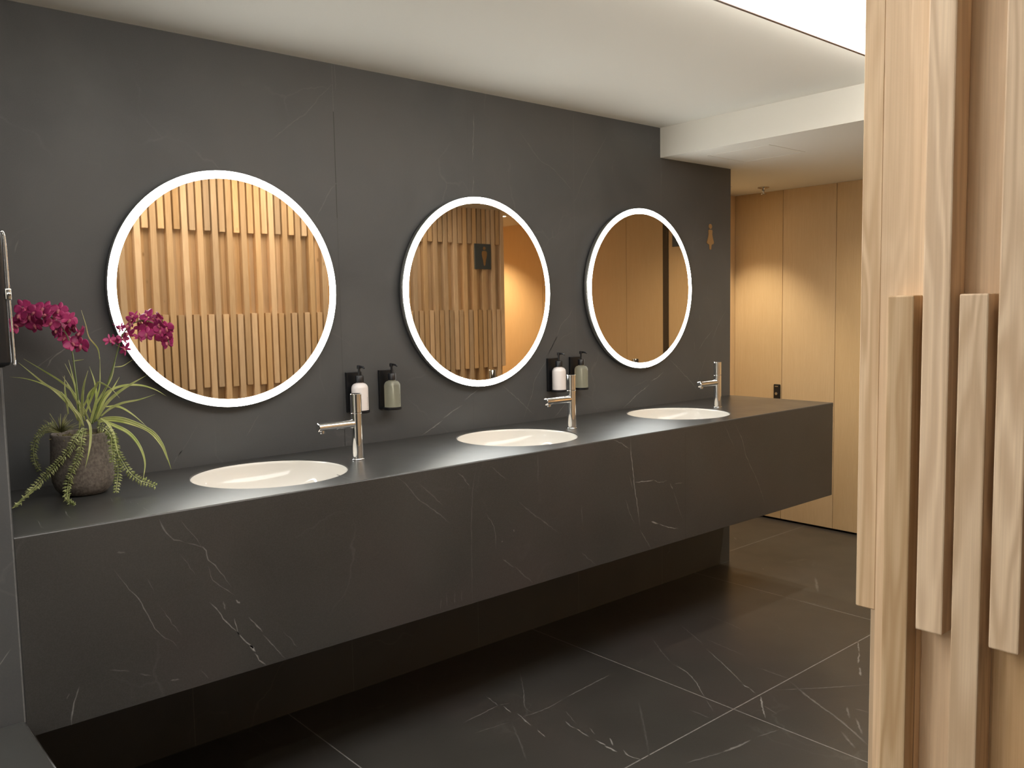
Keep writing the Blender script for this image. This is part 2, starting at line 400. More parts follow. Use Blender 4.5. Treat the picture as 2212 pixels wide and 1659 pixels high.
VEIN_APRON = [
  ([(0.024,0.888), (0.046,0.841), (0.081,0.820)], 0.4, 4),
  ([(0.081,0.820), (0.128,0.797), (0.138,0.765), (0.163,0.734), (0.193,0.682)], 0.4, 3),
  ([(0.075,0.876), (0.109,0.826), (0.125,0.797)], 0.3, 2),
  ([(0.068,0.797), (0.104,0.732)], 0.2, 2),
  ([(0.137,0.748), (0.147,0.711), (0.169,0.688), (0.201,0.659)], 0.35, 2.5),
  ([(0.203,0.647), (0.213,0.634)], 0.7, 5),
  ([(0.135,0.657), (0.155,0.629), (0.174,0.597), (0.205,0.559)], 0.6, 3.5),
  ([(0.205,0.559), (0.223,0.533), (0.243,0.508)], 0.6, 4),
  ([(0.234,0.517), (0.249,0.496)], 0.8, 7),
  ([(0.246,0.495), (0.261,0.469), (0.276,0.453)], 0.6, 4),
  ([(0.197,0.600), (0.200,0.581), (0.207,0.552)], 0.6, 4),
  ([(0.171,0.652), (0.174,0.627)], 0.3, 5),
  ([(0.235,0.593), (0.270,0.544)], 0.6, 4),
  ([(0.270,0.538), (0.285,0.519), (0.300,0.496), (0.331,0.455)], 0.45, 3),
  ([(0.329,0.529), (0.347,0.505), (0.366,0.477)], 0.25, 3),
  ([(-0.083,0.787), (-0.060,0.746), (-0.034,0.707), (-0.015,0.663), (0.009,0.611), (0.041,0.580), (0.053,0.559)], 0.4, 3),
  ([(0.018,0.671), (0.040,0.629), (0.061,0.594)], 0.25, 2.5),
  ([(-0.010,0.751), (0.004,0.715)], 0.2, 2),
  ([(-0.171,0.535), (-0.180,0.513), (-0.189,0.486), (-0.193,0.450)], 0.45, 4),
  ([(-0.193,0.526), (-0.199,0.512)], 0.25, 3),
  ([(-0.106,0.554), (-0.061,0.536)], 0.25, 3),
  ([(-0.043,0.526), (-0.012,0.511)], 0.3, 3),
  ([(0.030,0.487), (0.052,0.482)], 0.35, 4),
  ([(0.104,0.491), (0.123,0.462)], 0.2, 3),
  ([(-0.076,0.826), (-0.056,0.821)], 0.25, 5),
  ([(0.697,0.895), (0.728,0.870), (0.775,0.815), (0.833,0.770), (0.892,0.717)], 0.25, 4),
  ([(0.777,0.863), (0.826,0.817), (0.867,0.778)], 0.15, 4),
  ([(0.919,0.878), (0.958,0.843)], 0.3, 3),
  ([(0.997,0.895), (0.981,0.827), (0.972,0.741), (0.968,0.610), (0.967,0.450)], 0.14, 4),
  ([(1.027,0.732), (1.061,0.681), (1.067,0.635), (1.068,0.607)], 0.35, 3),
  ([(1.145,0.657), (1.147,0.648)], 0.4, 5),
  ([(1.092,0.627), (1.096,0.623)], 0.4, 6),
  ([(1.624,0.897), (1.670,0.880), (1.716,0.853)], 0.5, 4),
  ([(1.722,0.896), (1.726,0.825), (1.735,0.772), (1.744,0.700), (1.758,0.639), (1.772,0.552)], 0.75, 4.5),
  ([(1.715,0.756), (1.732,0.702)], 0.4, 3),
  ([(1.744,0.725), (1.803,0.719), (1.853,0.717)], 0.7, 5),
  ([(1.853,0.717), (1.893,0.702), (1.935,0.705)], 0.6, 3),
  ([(1.977,0.684), (2.030,0.680)], 0.4, 3),
  ([(1.691,0.670), (1.719,0.607), (1.742,0.567)], 0.4, 3),
  ([(1.772,0.542), (1.801,0.500), (1.836,0.455)], 0.4, 3),
  ([(1.836,0.560), (1.882,0.542)], 0.7, 6),
  ([(1.882,0.542), (1.944,0.517), (2.003,0.502)], 0.7, 4),
  ([(1.950,0.692), (1.968,0.663)], 0.5, 5),
  ([(1.971,0.659), (1.998,0.600), (2.030,0.533)], 0.25, 3),
  ([(2.376,0.888), (2.432,0.809), (2.465,0.732), (2.530,0.641), (2.577,0.566), (2.618,0.483)], 0.25, 5),
  ([(2.303,0.888), (2.377,0.779)], 0.12, 6),
  ([(1.165,0.748), (1.210,0.709), (1.287,0.652), (1.351,0.604)], 0.22, 5),
  ([(1.056,0.876), (1.116,0.826)], 0.2, 4),
  ([(1.257,0.896), (1.256,0.786)], 0.2, 3),
  ([(1.461,0.688), (1.467,0.607)], 0.2, 4),
  ([(1.094,0.567), (1.145,0.528)], 0.3, 5),
  ([(1.145,0.534), (1.182,0.497), (1.228,0.457)], 0.25, 5),
  ([(1.458,0.516), (1.532,0.454)], 0.2, 5),
  ([(0.941,0.857), (0.967,0.823)], 0.25, 4),
  ([(0.846,0.496), (0.843,0.461)], 0.2, 4),
  ([(0.868,0.512), (0.866,0.462)], 0.15, 4),
  ([(0.899,0.505), (0.898,0.465)], 0.15, 4),
  ([(0.926,0.506), (0.925,0.466)], 0.15, 4),
]
VEIN_TOP = [
  ([(-0.002,-0.297), (-0.015,-0.363)], 0.5, 2.5),
  ([(0.020,-0.335), (0.012,-0.380)], 0.3, 2.5),
  ([(0.019,-0.387), (0.013,-0.412)], 0.4, 2.5),
  ([(0.027,-0.421), (0.025,-0.439)], 0.4, 2.5),
  ([(0.021,-0.479), (0.017,-0.532)], 0.4, 2.5),
  ([(-0.131,-0.382), (-0.139,-0.438), (-0.142,-0.479)], 0.5, 3),
  ([(-0.205,-0.425), (-0.215,-0.550)], 0.35, 3),
  ([(0.576,-0.457), (0.569,-0.562)], 0.4, 4),
]
VEIN_FLOOR = [
  ([(1.194,-0.358), (1.177,-0.452)], 0.5, 3.5),
  ([(1.189,-0.463), (1.176,-0.518)], 0.8, 4),
  ([(1.188,-0.538), (1.163,-0.633)], 0.9, 5),
  ([(1.161,-0.666), (1.145,-0.720)], 0.7, 4),
  ([(1.220,-0.462), (1.180,-0.448)], 0.3, 3),
  ([(1.269,-0.688), (1.258,-0.722), (1.258,-0.748)], 0.7, 5),
  ([(1.258,-0.748), (1.249,-0.816)], 0.9, 5),
  ([(1.249,-0.841), (1.249,-0.890)], 0.8, 5),
  ([(1.293,-0.866), (1.264,-0.904)], 0.8, 5),
  ([(1.294,-0.773), (1.275,-0.816)], 0.5, 4),
  ([(1.245,-0.886), (1.245,-0.941)], 0.7, 6),
  ([(1.270,-0.942), (1.253,-0.980), (1.266,-1.022)], 0.7, 5),
  ([(1.321,-0.636), (1.281,-0.726)], 0.25, 3),
  ([(1.384,-0.567), (1.492,-0.555), (1.578,-0.549), (1.645,-0.544)], 0.45, 4),
  ([(1.384,-0.567), (1.320,-0.576), (1.239,-0.577), (1.165,-0.564)], 0.35, 4),
  ([(1.130,-0.566), (0.994,-0.545)], 0.25, 4),
  ([(1.182,-0.446), (1.099,-0.455), (1.010,-0.464)], 0.5, 4),
  ([(2.044,-0.412), (1.963,-0.527), (1.894,-0.639)], 0.4, 3),
  ([(1.894,-0.639), (1.875,-0.716), (1.834,-0.791), (1.748,-0.900)], 0.55, 4.5),
  ([(2.248,-0.399), (2.190,-0.508), (2.135,-0.611)], 0.35, 4),
  ([(2.109,-0.639), (2.035,-0.772), (1.937,-0.931)], 0.45, 4.5),
  ([(1.932,-0.927), (1.925,-0.963)], 0.7, 7),
  ([(1.925,-0.963), (1.903,-1.005)], 0.4, 4),
  ([(1.902,-1.024), (1.821,-1.085), (1.768,-1.129)], 0.8, 5),
  ([(1.844,-1.069), (1.821,-1.142)], 0.25, 4),
  ([(2.617,-1.015), (2.513,-1.076)], 0.6, 6),
  ([(2.513,-1.076), (2.406,-1.124)], 0.6, 6),
  ([(2.379,-1.146), (2.310,-1.184)], 0.7, 7),
  ([(1.975,-1.031), (2.040,-1.082), (2.110,-1.137), (2.270,-1.246)], 0.3, 6),
  ([(2.083,-1.026), (2.004,-1.161), (1.934,-1.302), (1.835,-1.460)], 0.3, 8),
  ([(1.867,-1.344), (1.797,-1.425)], 0.25, 8),
  ([(1.344,-1.124), (1.482,-1.162)], 0.3, 5),
  ([(1.482,-1.162), (1.563,-1.175), (1.610,-1.178)], 0.5, 7),
  ([(1.638,-1.180), (1.734,-1.202)], 0.3, 5),
  ([(1.635,-0.921), (1.634,-1.003)], 0.25, 5),
  ([(1.739,-0.911), (1.682,-0.983)], 0.25, 4),
  ([(1.421,-0.285), (1.333,-0.405), (1.239,-0.520), (1.230,-0.578)], 0.3, 4),
  ([(2.424,-0.409), (2.405,-0.550), (2.378,-0.644)], 0.2, 5),
  ([(2.190,-0.580), (2.159,-0.791)], 0.2, 6),
  ([(2.099,-0.881), (2.097,-1.017)], 0.25, 7),
  ([(2.040,-1.273), (1.969,-1.317)], 0.3, 7),
  ([(1.985,-1.332), (1.898,-1.398)], 0.35, 7),
  ([(2.046,-1.297), (2.056,-1.344)], 0.3, 6),
  ([(2.878,-0.496), (2.890,-0.636), (2.907,-0.774)], 0.2, 7),
  ([(3.257,-0.465), (3.056,-0.594)], 0.2, 12),
  ([(3.604,0.253), (3.579,0.220)], 0.5, 9),
  ([(3.190,-0.205), (3.187,-0.216)], 0.5, 9),
  ([(1.567,-0.749), (1.390,-0.932), (1.283,-1.037)], 0.12, 6),
  ([(1.134,-0.571), (1.003,-0.792)], 0.12, 6),
  ([(1.720,-0.159), (1.731,-0.280)], 0.15, 4),
]
BLADES = [
  ([(-0.005,0.000,0.196), (-0.008,-0.002,0.218), (-0.035,-0.006,0.264), (-0.079,-0.010,0.295), (-0.112,-0.015,0.326), (-0.143,-0.020,0.356)], 6),
  ([(-0.012,0.010,0.198), (-0.021,0.011,0.221), (-0.053,0.013,0.259), (-0.089,0.015,0.289), (-0.142,0.017,0.309), (-0.192,0.020,0.316)], 4.5),
  ([(0.003,0.020,0.193), (-0.007,0.024,0.231), (-0.030,0.029,0.272), (-0.066,0.035,0.302), (-0.117,0.042,0.333), (-0.168,0.050,0.362)], 6),
  ([(0.001,0.000,0.180), (-0.004,0.005,0.244), (-0.016,0.012,0.300), (-0.031,0.020,0.359)], 5),
  ([(-0.013,0.020,0.204), (-0.019,0.027,0.268), (-0.033,0.038,0.305), (-0.057,0.050,0.347)], 3.5),
  ([(0.010,-0.010,0.204), (0.019,-0.015,0.264), (0.029,-0.022,0.298), (0.044,-0.030,0.332)], 7),
  ([(0.018,-0.010,0.211), (0.039,-0.015,0.253), (0.060,-0.022,0.292), (0.075,-0.031,0.300), (0.108,-0.040,0.283), (0.132,-0.050,0.260)], 5.5),
  ([(0.028,0.000,0.184), (0.042,0.000,0.232), (0.071,0.000,0.277), (0.091,0.000,0.310), (0.103,0.000,0.351)], 6),
  ([(0.014,0.020,0.185), (0.035,0.025,0.252), (0.043,0.032,0.289), (0.044,0.040,0.364)], 4),
  ([(0.043,0.000,0.195), (0.074,-0.003,0.240), (0.111,-0.008,0.271), (0.152,-0.014,0.295), (0.193,-0.020,0.316)], 8),
  ([(0.029,0.020,0.189), (0.056,0.021,0.256), (0.079,0.022,0.276), (0.116,0.024,0.287), (0.157,0.026,0.286), (0.193,0.028,0.274), (0.221,0.030,0.256)], 6),
  ([(0.060,-0.010,0.207), (0.090,-0.015,0.229), (0.127,-0.022,0.244), (0.175,-0.031,0.253), (0.221,-0.040,0.267)], 6),
  ([(0.057,0.030,0.229), (0.078,0.035,0.230), (0.097,0.042,0.223), (0.122,0.051,0.202), (0.151,0.060,0.170)], 5),
  ([(0.057,-0.020,0.195), (0.081,-0.023,0.204), (0.134,-0.027,0.200), (0.201,-0.032,0.170), (0.231,-0.038,0.137), (0.246,-0.044,0.100), (0.257,-0.050,0.069)], 9),
  ([(0.055,-0.010,0.192), (0.086,-0.011,0.197), (0.135,-0.013,0.189), (0.186,-0.015,0.168), (0.219,-0.017,0.130), (0.236,-0.020,0.089)], 7),
  ([(0.076,-0.030,0.198), (0.100,-0.034,0.189), (0.145,-0.039,0.167), (0.175,-0.045,0.132), (0.190,-0.052,0.088), (0.185,-0.060,0.041)], 8),
  ([(0.084,-0.060,0.209), (0.104,-0.065,0.195), (0.122,-0.072,0.166), (0.130,-0.081,0.142), (0.140,-0.090,0.112)], 5.5),
  ([(0.043,-0.050,0.205), (0.055,-0.058,0.187), (0.060,-0.070,0.156), (0.060,-0.084,0.122), (0.056,-0.100,0.085)], 6),
  ([(-0.030,0.000,0.215), (-0.032,0.000,0.245), (-0.035,0.000,0.279), (-0.034,0.000,0.318)], 5),
  ([(0.022,0.020,0.185), (0.034,0.025,0.245), (0.030,0.032,0.293), (0.014,0.040,0.339)], 5),
  ([(0.006,0.000,0.195), (-0.004,0.002,0.240), (-0.015,0.006,0.270), (-0.044,0.010,0.315)], 5),
  ([(0.091,0.020,0.337), (0.114,0.020,0.340), (0.141,0.020,0.356)], 2.5),
  ([(0.048,0.030,0.357), (0.044,0.030,0.388), (0.023,0.030,0.418), (0.016,0.030,0.452), (0.006,0.030,0.491)], 3),
  ([(0.038,0.010,0.194), (0.058,0.015,0.245), (0.079,0.022,0.275), (0.098,0.030,0.309)], 6),
  ([(0.030,-0.010,0.196), (0.019,-0.015,0.231), (0.002,-0.022,0.258), (-0.013,-0.030,0.299)], 6),
  ([(0.019,-0.020,0.183), (0.012,-0.025,0.213), (-0.008,-0.032,0.244), (-0.024,-0.040,0.279)], 6),
  ([(0.002,-0.010,0.174), (0.010,-0.012,0.219), (0.037,-0.016,0.264), (0.063,-0.020,0.297)], 5),
  ([(0.025,0.010,0.216), (0.019,0.010,0.247), (0.024,0.010,0.269), (0.048,0.010,0.295)], 5),
  ([(0.026,-0.030,0.214), (0.026,-0.035,0.237), (0.031,-0.042,0.259), (0.040,-0.050,0.282)], 6.5),
  ([(-0.010,0.000,0.356), (0.020,0.000,0.360)], 2),
]
STRANDS = [
  [(0.033,-0.056,0.184), (0.034,-0.092,0.163), (0.008,-0.086,0.127), (-0.042,-0.078,0.079), (-0.088,-0.078,0.035), (-0.073,-0.196,0.009)],
  [(0.037,-0.056,0.184), (0.048,-0.093,0.160), (0.040,-0.093,0.120), (0.011,-0.086,0.068), (-0.001,-0.082,0.031), (0.024,-0.134,0.009), (0.070,-0.192,0.009)],
  [(-0.082,0.030,0.182), (-0.114,0.040,0.173), (-0.144,0.050,0.149), (-0.163,0.060,0.117), (-0.169,0.070,0.081), (-0.163,0.080,0.051)],
  [(0.082,-0.021,0.178), (0.099,-0.035,0.161), (0.100,-0.020,0.114), (0.103,-0.020,0.069), (0.102,-0.026,0.036), (0.101,-0.035,0.010)],
  [(0.093,-0.021,0.170), (0.101,-0.025,0.126), (0.114,-0.020,0.091), (0.134,-0.020,0.057), (0.159,-0.020,0.036), (0.181,-0.020,0.028), (0.199,-0.020,0.020)],
  [(0.067,-0.050,0.186), (0.098,-0.078,0.186), (0.115,-0.078,0.167), (0.117,-0.078,0.134), (0.117,-0.078,0.098)],
]
FLOWERS_A = [(-0.133,-0.014,0.480), (-0.120,-0.001,0.476), (-0.153,-0.008,0.456), (-0.134,0.002,0.501), (-0.106,0.003,0.455), (-0.090,-0.022,0.488), (-0.058,-0.024,0.479), (-0.085,0.013,0.497), (-0.052,-0.013,0.458), (-0.030,-0.014,0.492), (-0.049,0.020,0.457), (-0.022,-0.004,0.476), (-0.017,0.013,0.443), (-0.044,-0.004,0.440), (0.000,0.004,0.448), (-0.002,-0.018,0.467), (0.013,0.004,0.431), (-0.034,0.014,0.418), (-0.009,-0.001,0.405), (0.011,0.008,0.399)]
FLOWERS_B = [(0.101,0.005,0.409), (0.102,-0.022,0.411), (0.126,0.009,0.387), (0.126,0.002,0.414), (0.128,-0.011,0.443), (0.156,-0.024,0.446), (0.146,0.014,0.461), (0.161,-0.004,0.473), (0.138,0.007,0.427), (0.163,0.015,0.417), (0.174,0.007,0.462), (0.167,0.016,0.442), (0.196,-0.007,0.476), (0.188,0.011,0.445), (0.193,-0.005,0.425), (0.202,0.017,0.464), (0.219,0.015,0.467), (0.233,-0.021,0.450), (0.235,-0.019,0.434), (0.250,-0.015,0.440), (0.224,0.018,0.417), (0.247,-0.005,0.418), (0.243,0.003,0.401)]
STEM_A = [(-0.001,0.000,0.180), (-0.002,0.000,0.256), (-0.006,0.000,0.334), (-0.011,0.000,0.390), (-0.024,0.000,0.431), (-0.048,0.000,0.465), (-0.084,0.000,0.484), (-0.124,0.000,0.484), (-0.155,0.000,0.470)]
STEM_B = [(0.032,0.000,0.187), (0.049,0.000,0.232), (0.075,0.000,0.284), (0.096,0.000,0.336), (0.114,0.000,0.391), (0.127,0.000,0.424), (0.151,0.000,0.450), (0.185,0.000,0.460), (0.218,0.000,0.449), (0.242,0.000,0.426), (0.250,0.000,0.393)]

# ------------------------------------------------------------------ room shell
# floor: porcelain tiles 1.136 x 1.124 with pale grout
s = Slab(); box(s.bm, -3.0, XW+.03, -5.0, .63, -.05, 0)
F3 = lambda a, b2: (a, b2, 0)
UP = (0, 0, 1)
for x in (-1.661, -.525, .611, 1.747, 2.883): s.line((x, -5), (x, .63), .0042, F3, UP, vein=.62)
for y in (-4.387, -3.265, -2.142, -1.019, .105): s.line((-3, y), (XW, y), .0042, F3, UP, vein=.7 if y < 0 else .45)
s.line((XL, -.004), (XE, -.004), .003, F3, UP, vein=.3)
s.strips([(p, min(1, st*1.35), wd*1.15) for p, st, wd in VEIN_FLOOR], F3, UP, seed=4)
structure(link('floor', s.bm, M['floor_stone']))

# mirror wall: porcelain slabs, deep block that ends at XE
s = Slab()
box(s.bm, -.6, XS, 0, .63, 0, ZC); box(s.bm, XS, XE, 0, .63, 0, ZS)
W3 = lambda a, b2: (a, 0, b2)
FR = (0, -1, 0)
s.line((.868, 1.70), (.868, 2.06), .0026, W3, FR, joint=.9); s.line((.868, .9), (.868, 1.70), .002, W3, FR, joint=.35); s.line((.868, 2.06), (.868, ZC), .002, W3, FR, vein=.12)
s.line((.868, .90), (.868, 1.00), .003, W3, FR, vein=.22)
s.line((1.452, .9), (1.452, ZC), .0016, W3, FR, joint=.15); s.line((2.033, .9), (2.033, ZC), .002, W3, FR, vein=.06); s.line((2.622, 1.83), (2.622, ZS), .002, W3, FR, vein=.10)
for x in (.29, .868, 1.452, 2.033, 2.622): s.line((x, 0), (x, .9), .0025, W3, FR, vein=.18)
s.strips(VEIN_WALL, W3, FR, seed=9)
structure(link('wall_back', s.bm, M['wall_stone']))

# stone block at the left, flush with the counter's front
s = Slab(); box(s.bm, -3.0, XL, -DEP, 0, 0, ZC, .002, 2)
s.line((XL-.0034, 0), (XL-.0034, ZC), .0024, lambda a, b2: (a, -DEP, b2), FR, vein=.28)  # bevel highlight of the block's edge, painted as a pale strip
s.strips([([(-.37, .60), (-.33, .625), (-.30, .66)], .5, 3), ([(-.36, 1.10), (-.33, 1.17)], .2, 3)], lambda a, b2: (a, -DEP, b2), FR, seed=3)
structure(link('wall_left', s.bm, M['wall_stone']))

def shell(name, boxes, mat):
    bm = bmesh.new()
    for b in boxes: box(bm, *b)
    return structure(link(name, bm, mat))
shell('ceiling', [(-3.0, XS, -5.0, .63, ZC, ZC+.14), (XS, XW+.1, -5.0, .73, ZS, ZC+.14)], M['paint'])
shell('wall_entrance', [(-3.1, -3.0, -5.0, 0, 0, ZC)], M['paint'])
shell('wall_rear', [(-3.1, .4164, -5.1, -5.0, 0, ZC)], M['wall_stone'])
shell('wall_corridor_near', [(XP+3.0, XW, -3.7, -3.6, 0, ZS)], M['veneer'])

# oak-veneered corridor wall with shadow gaps between its leaves
def wood_wall(name, ys):
    bm = bmesh.new()
    for y0, y1 in zip(ys, ys[1:]):
        box(bm, XW, XW+.03, y0+.0014, y1-.0014, .013, ZS, .0008, 1)
    return bm
root = structure(link('wall_far', wood_wall('wall_far', [-3.6, -2.54, -1.637, -1.296]), M['veneer']))
bm = wood_wall('x', [-1.247, -.42, -.071])
structure(link('wall_far', bm, M['veneer']))
structure(link('door_1', wood_wall('door', [-.071, .282]), M['veneer']))
d2 = structure(link('door_2', wood_wall('door', [.282, .63]), M['veneer']))
bm = bmesh.new(); box(bm, XW+.0303, XW+.12, -3.7, .73, -.05, ZS); structure(link('wall_far_core', bm, M['gap']))
bm = bmesh.new(); box(bm, XW-.004, XW+.028, -1.2945, -1.2485, .0, ZS-.0005, .001, 1)  # dark strip painted in for the shaded gap at the door frame
structure(link('trim_1', bm, plain('bronze_jamb', (.06, .045, .03), .5)))
shell('wall_corridor_end', [(XE, XW+.1, .63, .73, 0, ZS)], M['veneer'])
# lock of the door
bm = bmesh.new(); box(bm, XW-.010, XW, .288, .334, .772, .874, .004, 2)
h = link('door_lock', bm, M['black_gloss'], d2)
bm = bmesh.new(); box(bm, XW-.013, XW-.0095, .300, .322, .858, .863, .0006, 1); lathe(bm, [(0, -.006), (.009, -.006), (.010, 0)], 20, (XW-.010, .311, .815), 'X')
k = link('lock_cylinder', bm, M['steel'], h); k['label'] = 'bright metal lock cylinder and indicator'

# ceiling details
PY = -1.311
bm = bmesh.new(); box(bm, -2.2, 2.55, -1.85, PY, ZC-.069, ZC-.001)
pan = structure(link('ceiling_light_panel', bm, M['panel']), 'long white glowing light panel set in the ceiling', 'light panel'); 
bm = bmesh.new()
for b in ((-2.21, 2.56, PY, PY+.008, ZC-.071, ZC-.061), (-2.21, 2.56, -1.856, -1.85, ZC-.071, ZC-.061), (-2.206, -2.2, -1.85, PY, ZC-.071, ZC-.061), (2.55, 2.556, -1.85, PY, ZC-.071, ZC-.061)): box(bm, *b)
hb = bmesh.new()
for q in ((-2.2, 2.55, PY+.0003, PY+.0025), (-2.2, 2.55, -1.8525, -1.8503), (-2.2025, -2.2003, -1.85, PY), (2.5503, 2.5525, -1.85, PY)): box(hb, *q, ZC-.060, ZC-.012)
link('halo_strip', hb, M['halo'], pan)['label'] = 'hidden light strip washing the ceiling round the panel'
link('panel_edge_trim', bm, M['trim'], pan)['label'] = 'thin brown metal edge'
bm = bmesh.new()
a0, a1, b0, b1 = 2.76, 3.06, -.50, -.17
for b in ((a0, a1, b0, b0+.004, ZS-.0012, ZS), (a0, a1, b1-.004, b1, ZS-.0012, ZS), (a0, a0+.004, b0, b1, ZS-.0012, ZS), (a1-.004, a1, b0, b1, ZS-.0012, ZS)): box(bm, *b)
structure(link('trim_2', bm, M['paint']))

# ------------------------------------------------------------------ slatted oak partition
part = bpy.data.objects.new('wall_slatted', None); COL.objects.link(part); part.location = (XP, YF, 0)
structure(part, 'oak batten partition wall with staggered vertical slats', 'partition')
def child(name, bm, mat, par=part, smooth=False):
    o = link(name, bm, mat, None, smooth); o.parent = par
    o.matrix_parent_inverse = Matrix.Translation(par.location).inverted() if par.type == 'EMPTY' else Matrix()
    return o
XC = XP+DD
bm = bmesh.new()
# backing boards; the board at the corner stands forward, the others sit deeper
DX = .041
rg = random.Random(5)
y = -2.1677-BW-.0004
box(bm, XC, XC+.06, y, YF-DD, 0, ZC)
while y > -5.0:
    y2 = max(-5.0, y-2*PITCH); box(bm, XP+DX, XP+DX+.03, y2, y, 0, ZC); y = y2
x = XC+.0602
while x < 3.383:
    x2 = min(3.383, x+2*PITCH); box(bm, x, x2, YF-DX-.03, YF-DX, 0, ZC); x = x2
box(bm, XP+DX+.0302, 3.383, -5.0, YF-DX-.0302, 0, ZC)
child('backing_boards', bm, M['oak'])
TONES = [38, 97, 71, 84, 55, 93, 60]
# end face (towards the camera): B0 starts at Z1, A1 ends at Z2, ...
yB0 = -2.1677
clad = bmesh.new()
for i in range(60):
    y1 = yB0-i*PITCH; y0 = y1-BW
    if y0 < -4.95: break
    spans = [(0, Z1), (Z3, ZC)] if i % 2 == 0 else [(Z2, ZC)]
    for z0, z1 in spans:
        z0 += rg.uniform(-.0015, .0015) if z0 > 0 else 0
        if i < 7:
            b_ = bmesh.new(); box(b_, XP, XC if i == 0 else XP+DX, y0, y1, z0, z1, .002, 2); child('batten', b_, M['oak']).pass_index = TONES[i]
        else: box(clad, XP, XP+DX, y0, y1, z0, z1, .0012, 1)
child('batten_cladding', clad, M['oak'])
# long face (seen in the mirrors)
clad = bmesh.new()
i = 0
while True:
    x0 = XC+i*PITCH; x1 = x0+BW
    if x1 > 3.384: break
    spans = [(Z2, ZC)] if i % 2 == 0 else [(0, Z1), (Z3, ZC)]
    for z0, z1 in spans:
        z0 += rg.uniform(-.003, .003) if z0 > 0 else 0; z1 += rg.uniform(-.002, .002) if z1 < ZC else 0
        if i == 0:
            b_ = bmesh.new(); box(b_, x0, x1, YF-DD, YF, z0, z1, .0012, 1); child('batten', b_, M['oak']).pass_index = 62
        else: box(clad, x0, x1, YF-DX if x0 > XC+.06 else YF-DD, YF, z0, z1, .0012, 1)
    i += 1
child('batten_cladding', clad, M['oak'])

# ------------------------------------------------------------------ vanity counter
cnt = thing('vanity_counter', 'long floating dark grey stone counter holding the three round sinks', 'counter', (1.45, 0, ZT))
def cpart(name, bm, mat, par=cnt, smooth=False): return child(name, bm, mat, par, smooth)
s = Slab(); bm = s.bm
RS = .2275; TH = .02
E_ = .004
cuts = [XL]+[(SINKS[0][0]+SINKS[1][0])/2, (SINKS[1][0]+SINKS[2][0])/2]+[XE]
def cell(x0, x1, y0, y1, c, z):
    """rectangle with a round hole"""
    n = 96; ring = []; rim = []
    angs = [2*math.pi*i/n for i in range(n)]
    for cx, cy in ((x0, y0), (x1, y0), (x1, y1), (x0, y1)): angs.append(math.atan2(cy-c[1], cx-c[0]) % (2*math.pi))
    angs = sorted(set(round(a, 6) for a in angs))
    for a in angs:
        dx, dy = math.cos(a), math.sin(a)
        t = min([(x1-c[0])/dx if dx > 1e-9 else 9e9, (x0-c[0])/dx if dx < -1e-9 else 9e9, (y1-c[1])/dy if dy > 1e-9 else 9e9, (y0-c[1])/dy if dy < -1e-9 else 9e9])
        ring.append(bm.verts.new((c[0]+RS*dx, c[1]+RS*dy, z))); rim.append(bm.verts.new((c[0]+t*dx, c[1]+t*dy, z)))
    low = [bm.verts.new((v.co.x, v.co.y, z-TH)) for v in ring]
    for i in range(len(angs)):
        j = (i+1) % len(angs)
        bm.faces.new((ring[i], rim[i], rim[j], ring[j]))
        bm.faces.new((low[i], ring[i], ring[j], low[j]))
for i in range(3): cell(cuts[i], cuts[i+1], -DEP+E_, -.0015, SINKS[i], ZT)
# eased front arris
rows = []
for a in range(5):
    t = a/4*math.pi/2
    rows.append([bm.verts.new((x, -DEP+E_-E_*math.sin(t), ZT-E_+E_*math.cos(t))) for x in (XL, XE)])
for a, b2 in zip(rows, rows[1:]): bm.faces.new((a[0], b2[0], b2[1], a[1]))
# back lip down so the slab has thickness at its right end
for q in (((XE, -DEP, ZT-E_), (XE, -DEP, ZT-TH), (XE, -.0015, ZT-TH), (XE, -.0015, ZT), (XE, -DEP+E_, ZT)),):
    bm.faces.new([bm.verts.new(p) for p in q])
s.line((XL, -DEP+E_+.0012), (XE, -DEP+E_+.0012), .0022, lambda a, b2: (a, b2, ZT), UP, vein=.4, off=.0002)  # bright highlight of the front edge, painted on as a thin line
s.strips([v for v in VEIN_TOP], lambda a, b2: (a, b2, ZT), UP, off=.0003, seed=6)
cpart('countertop', s.bm, M['counter_stone'])
s = Slab(); box(s.bm, XL, XE, -DEP, -DEP+.02, ZB, ZT-TH+.017, .0015, 1)
s.strips([(p, min(1, st*1.2), wd*.9) for p, st, wd in VEIN_APRON], lambda a, b2: (a, -DEP, b2), FR, seed=8)
s.line((2.047, ZB), (2.047, ZT-TH), .002, lambda a, b2: (a, -DEP, b2), FR, joint=.35)
cpart('apron', s.bm, M['counter_stone'])
s = Slab(); box(s.bm, XE-.02, XE, -DEP+.0205, -.0015, ZB, ZT-TH, 0)
cpart('end_panel', s.bm, M['counter_stone'])
bm = bmesh.new(); box(bm, XL+.001, XE-.0205, -DEP+.0205, -.0015, ZB+.004, ZB+.02)
cpart('underside', bm, M['gap'])

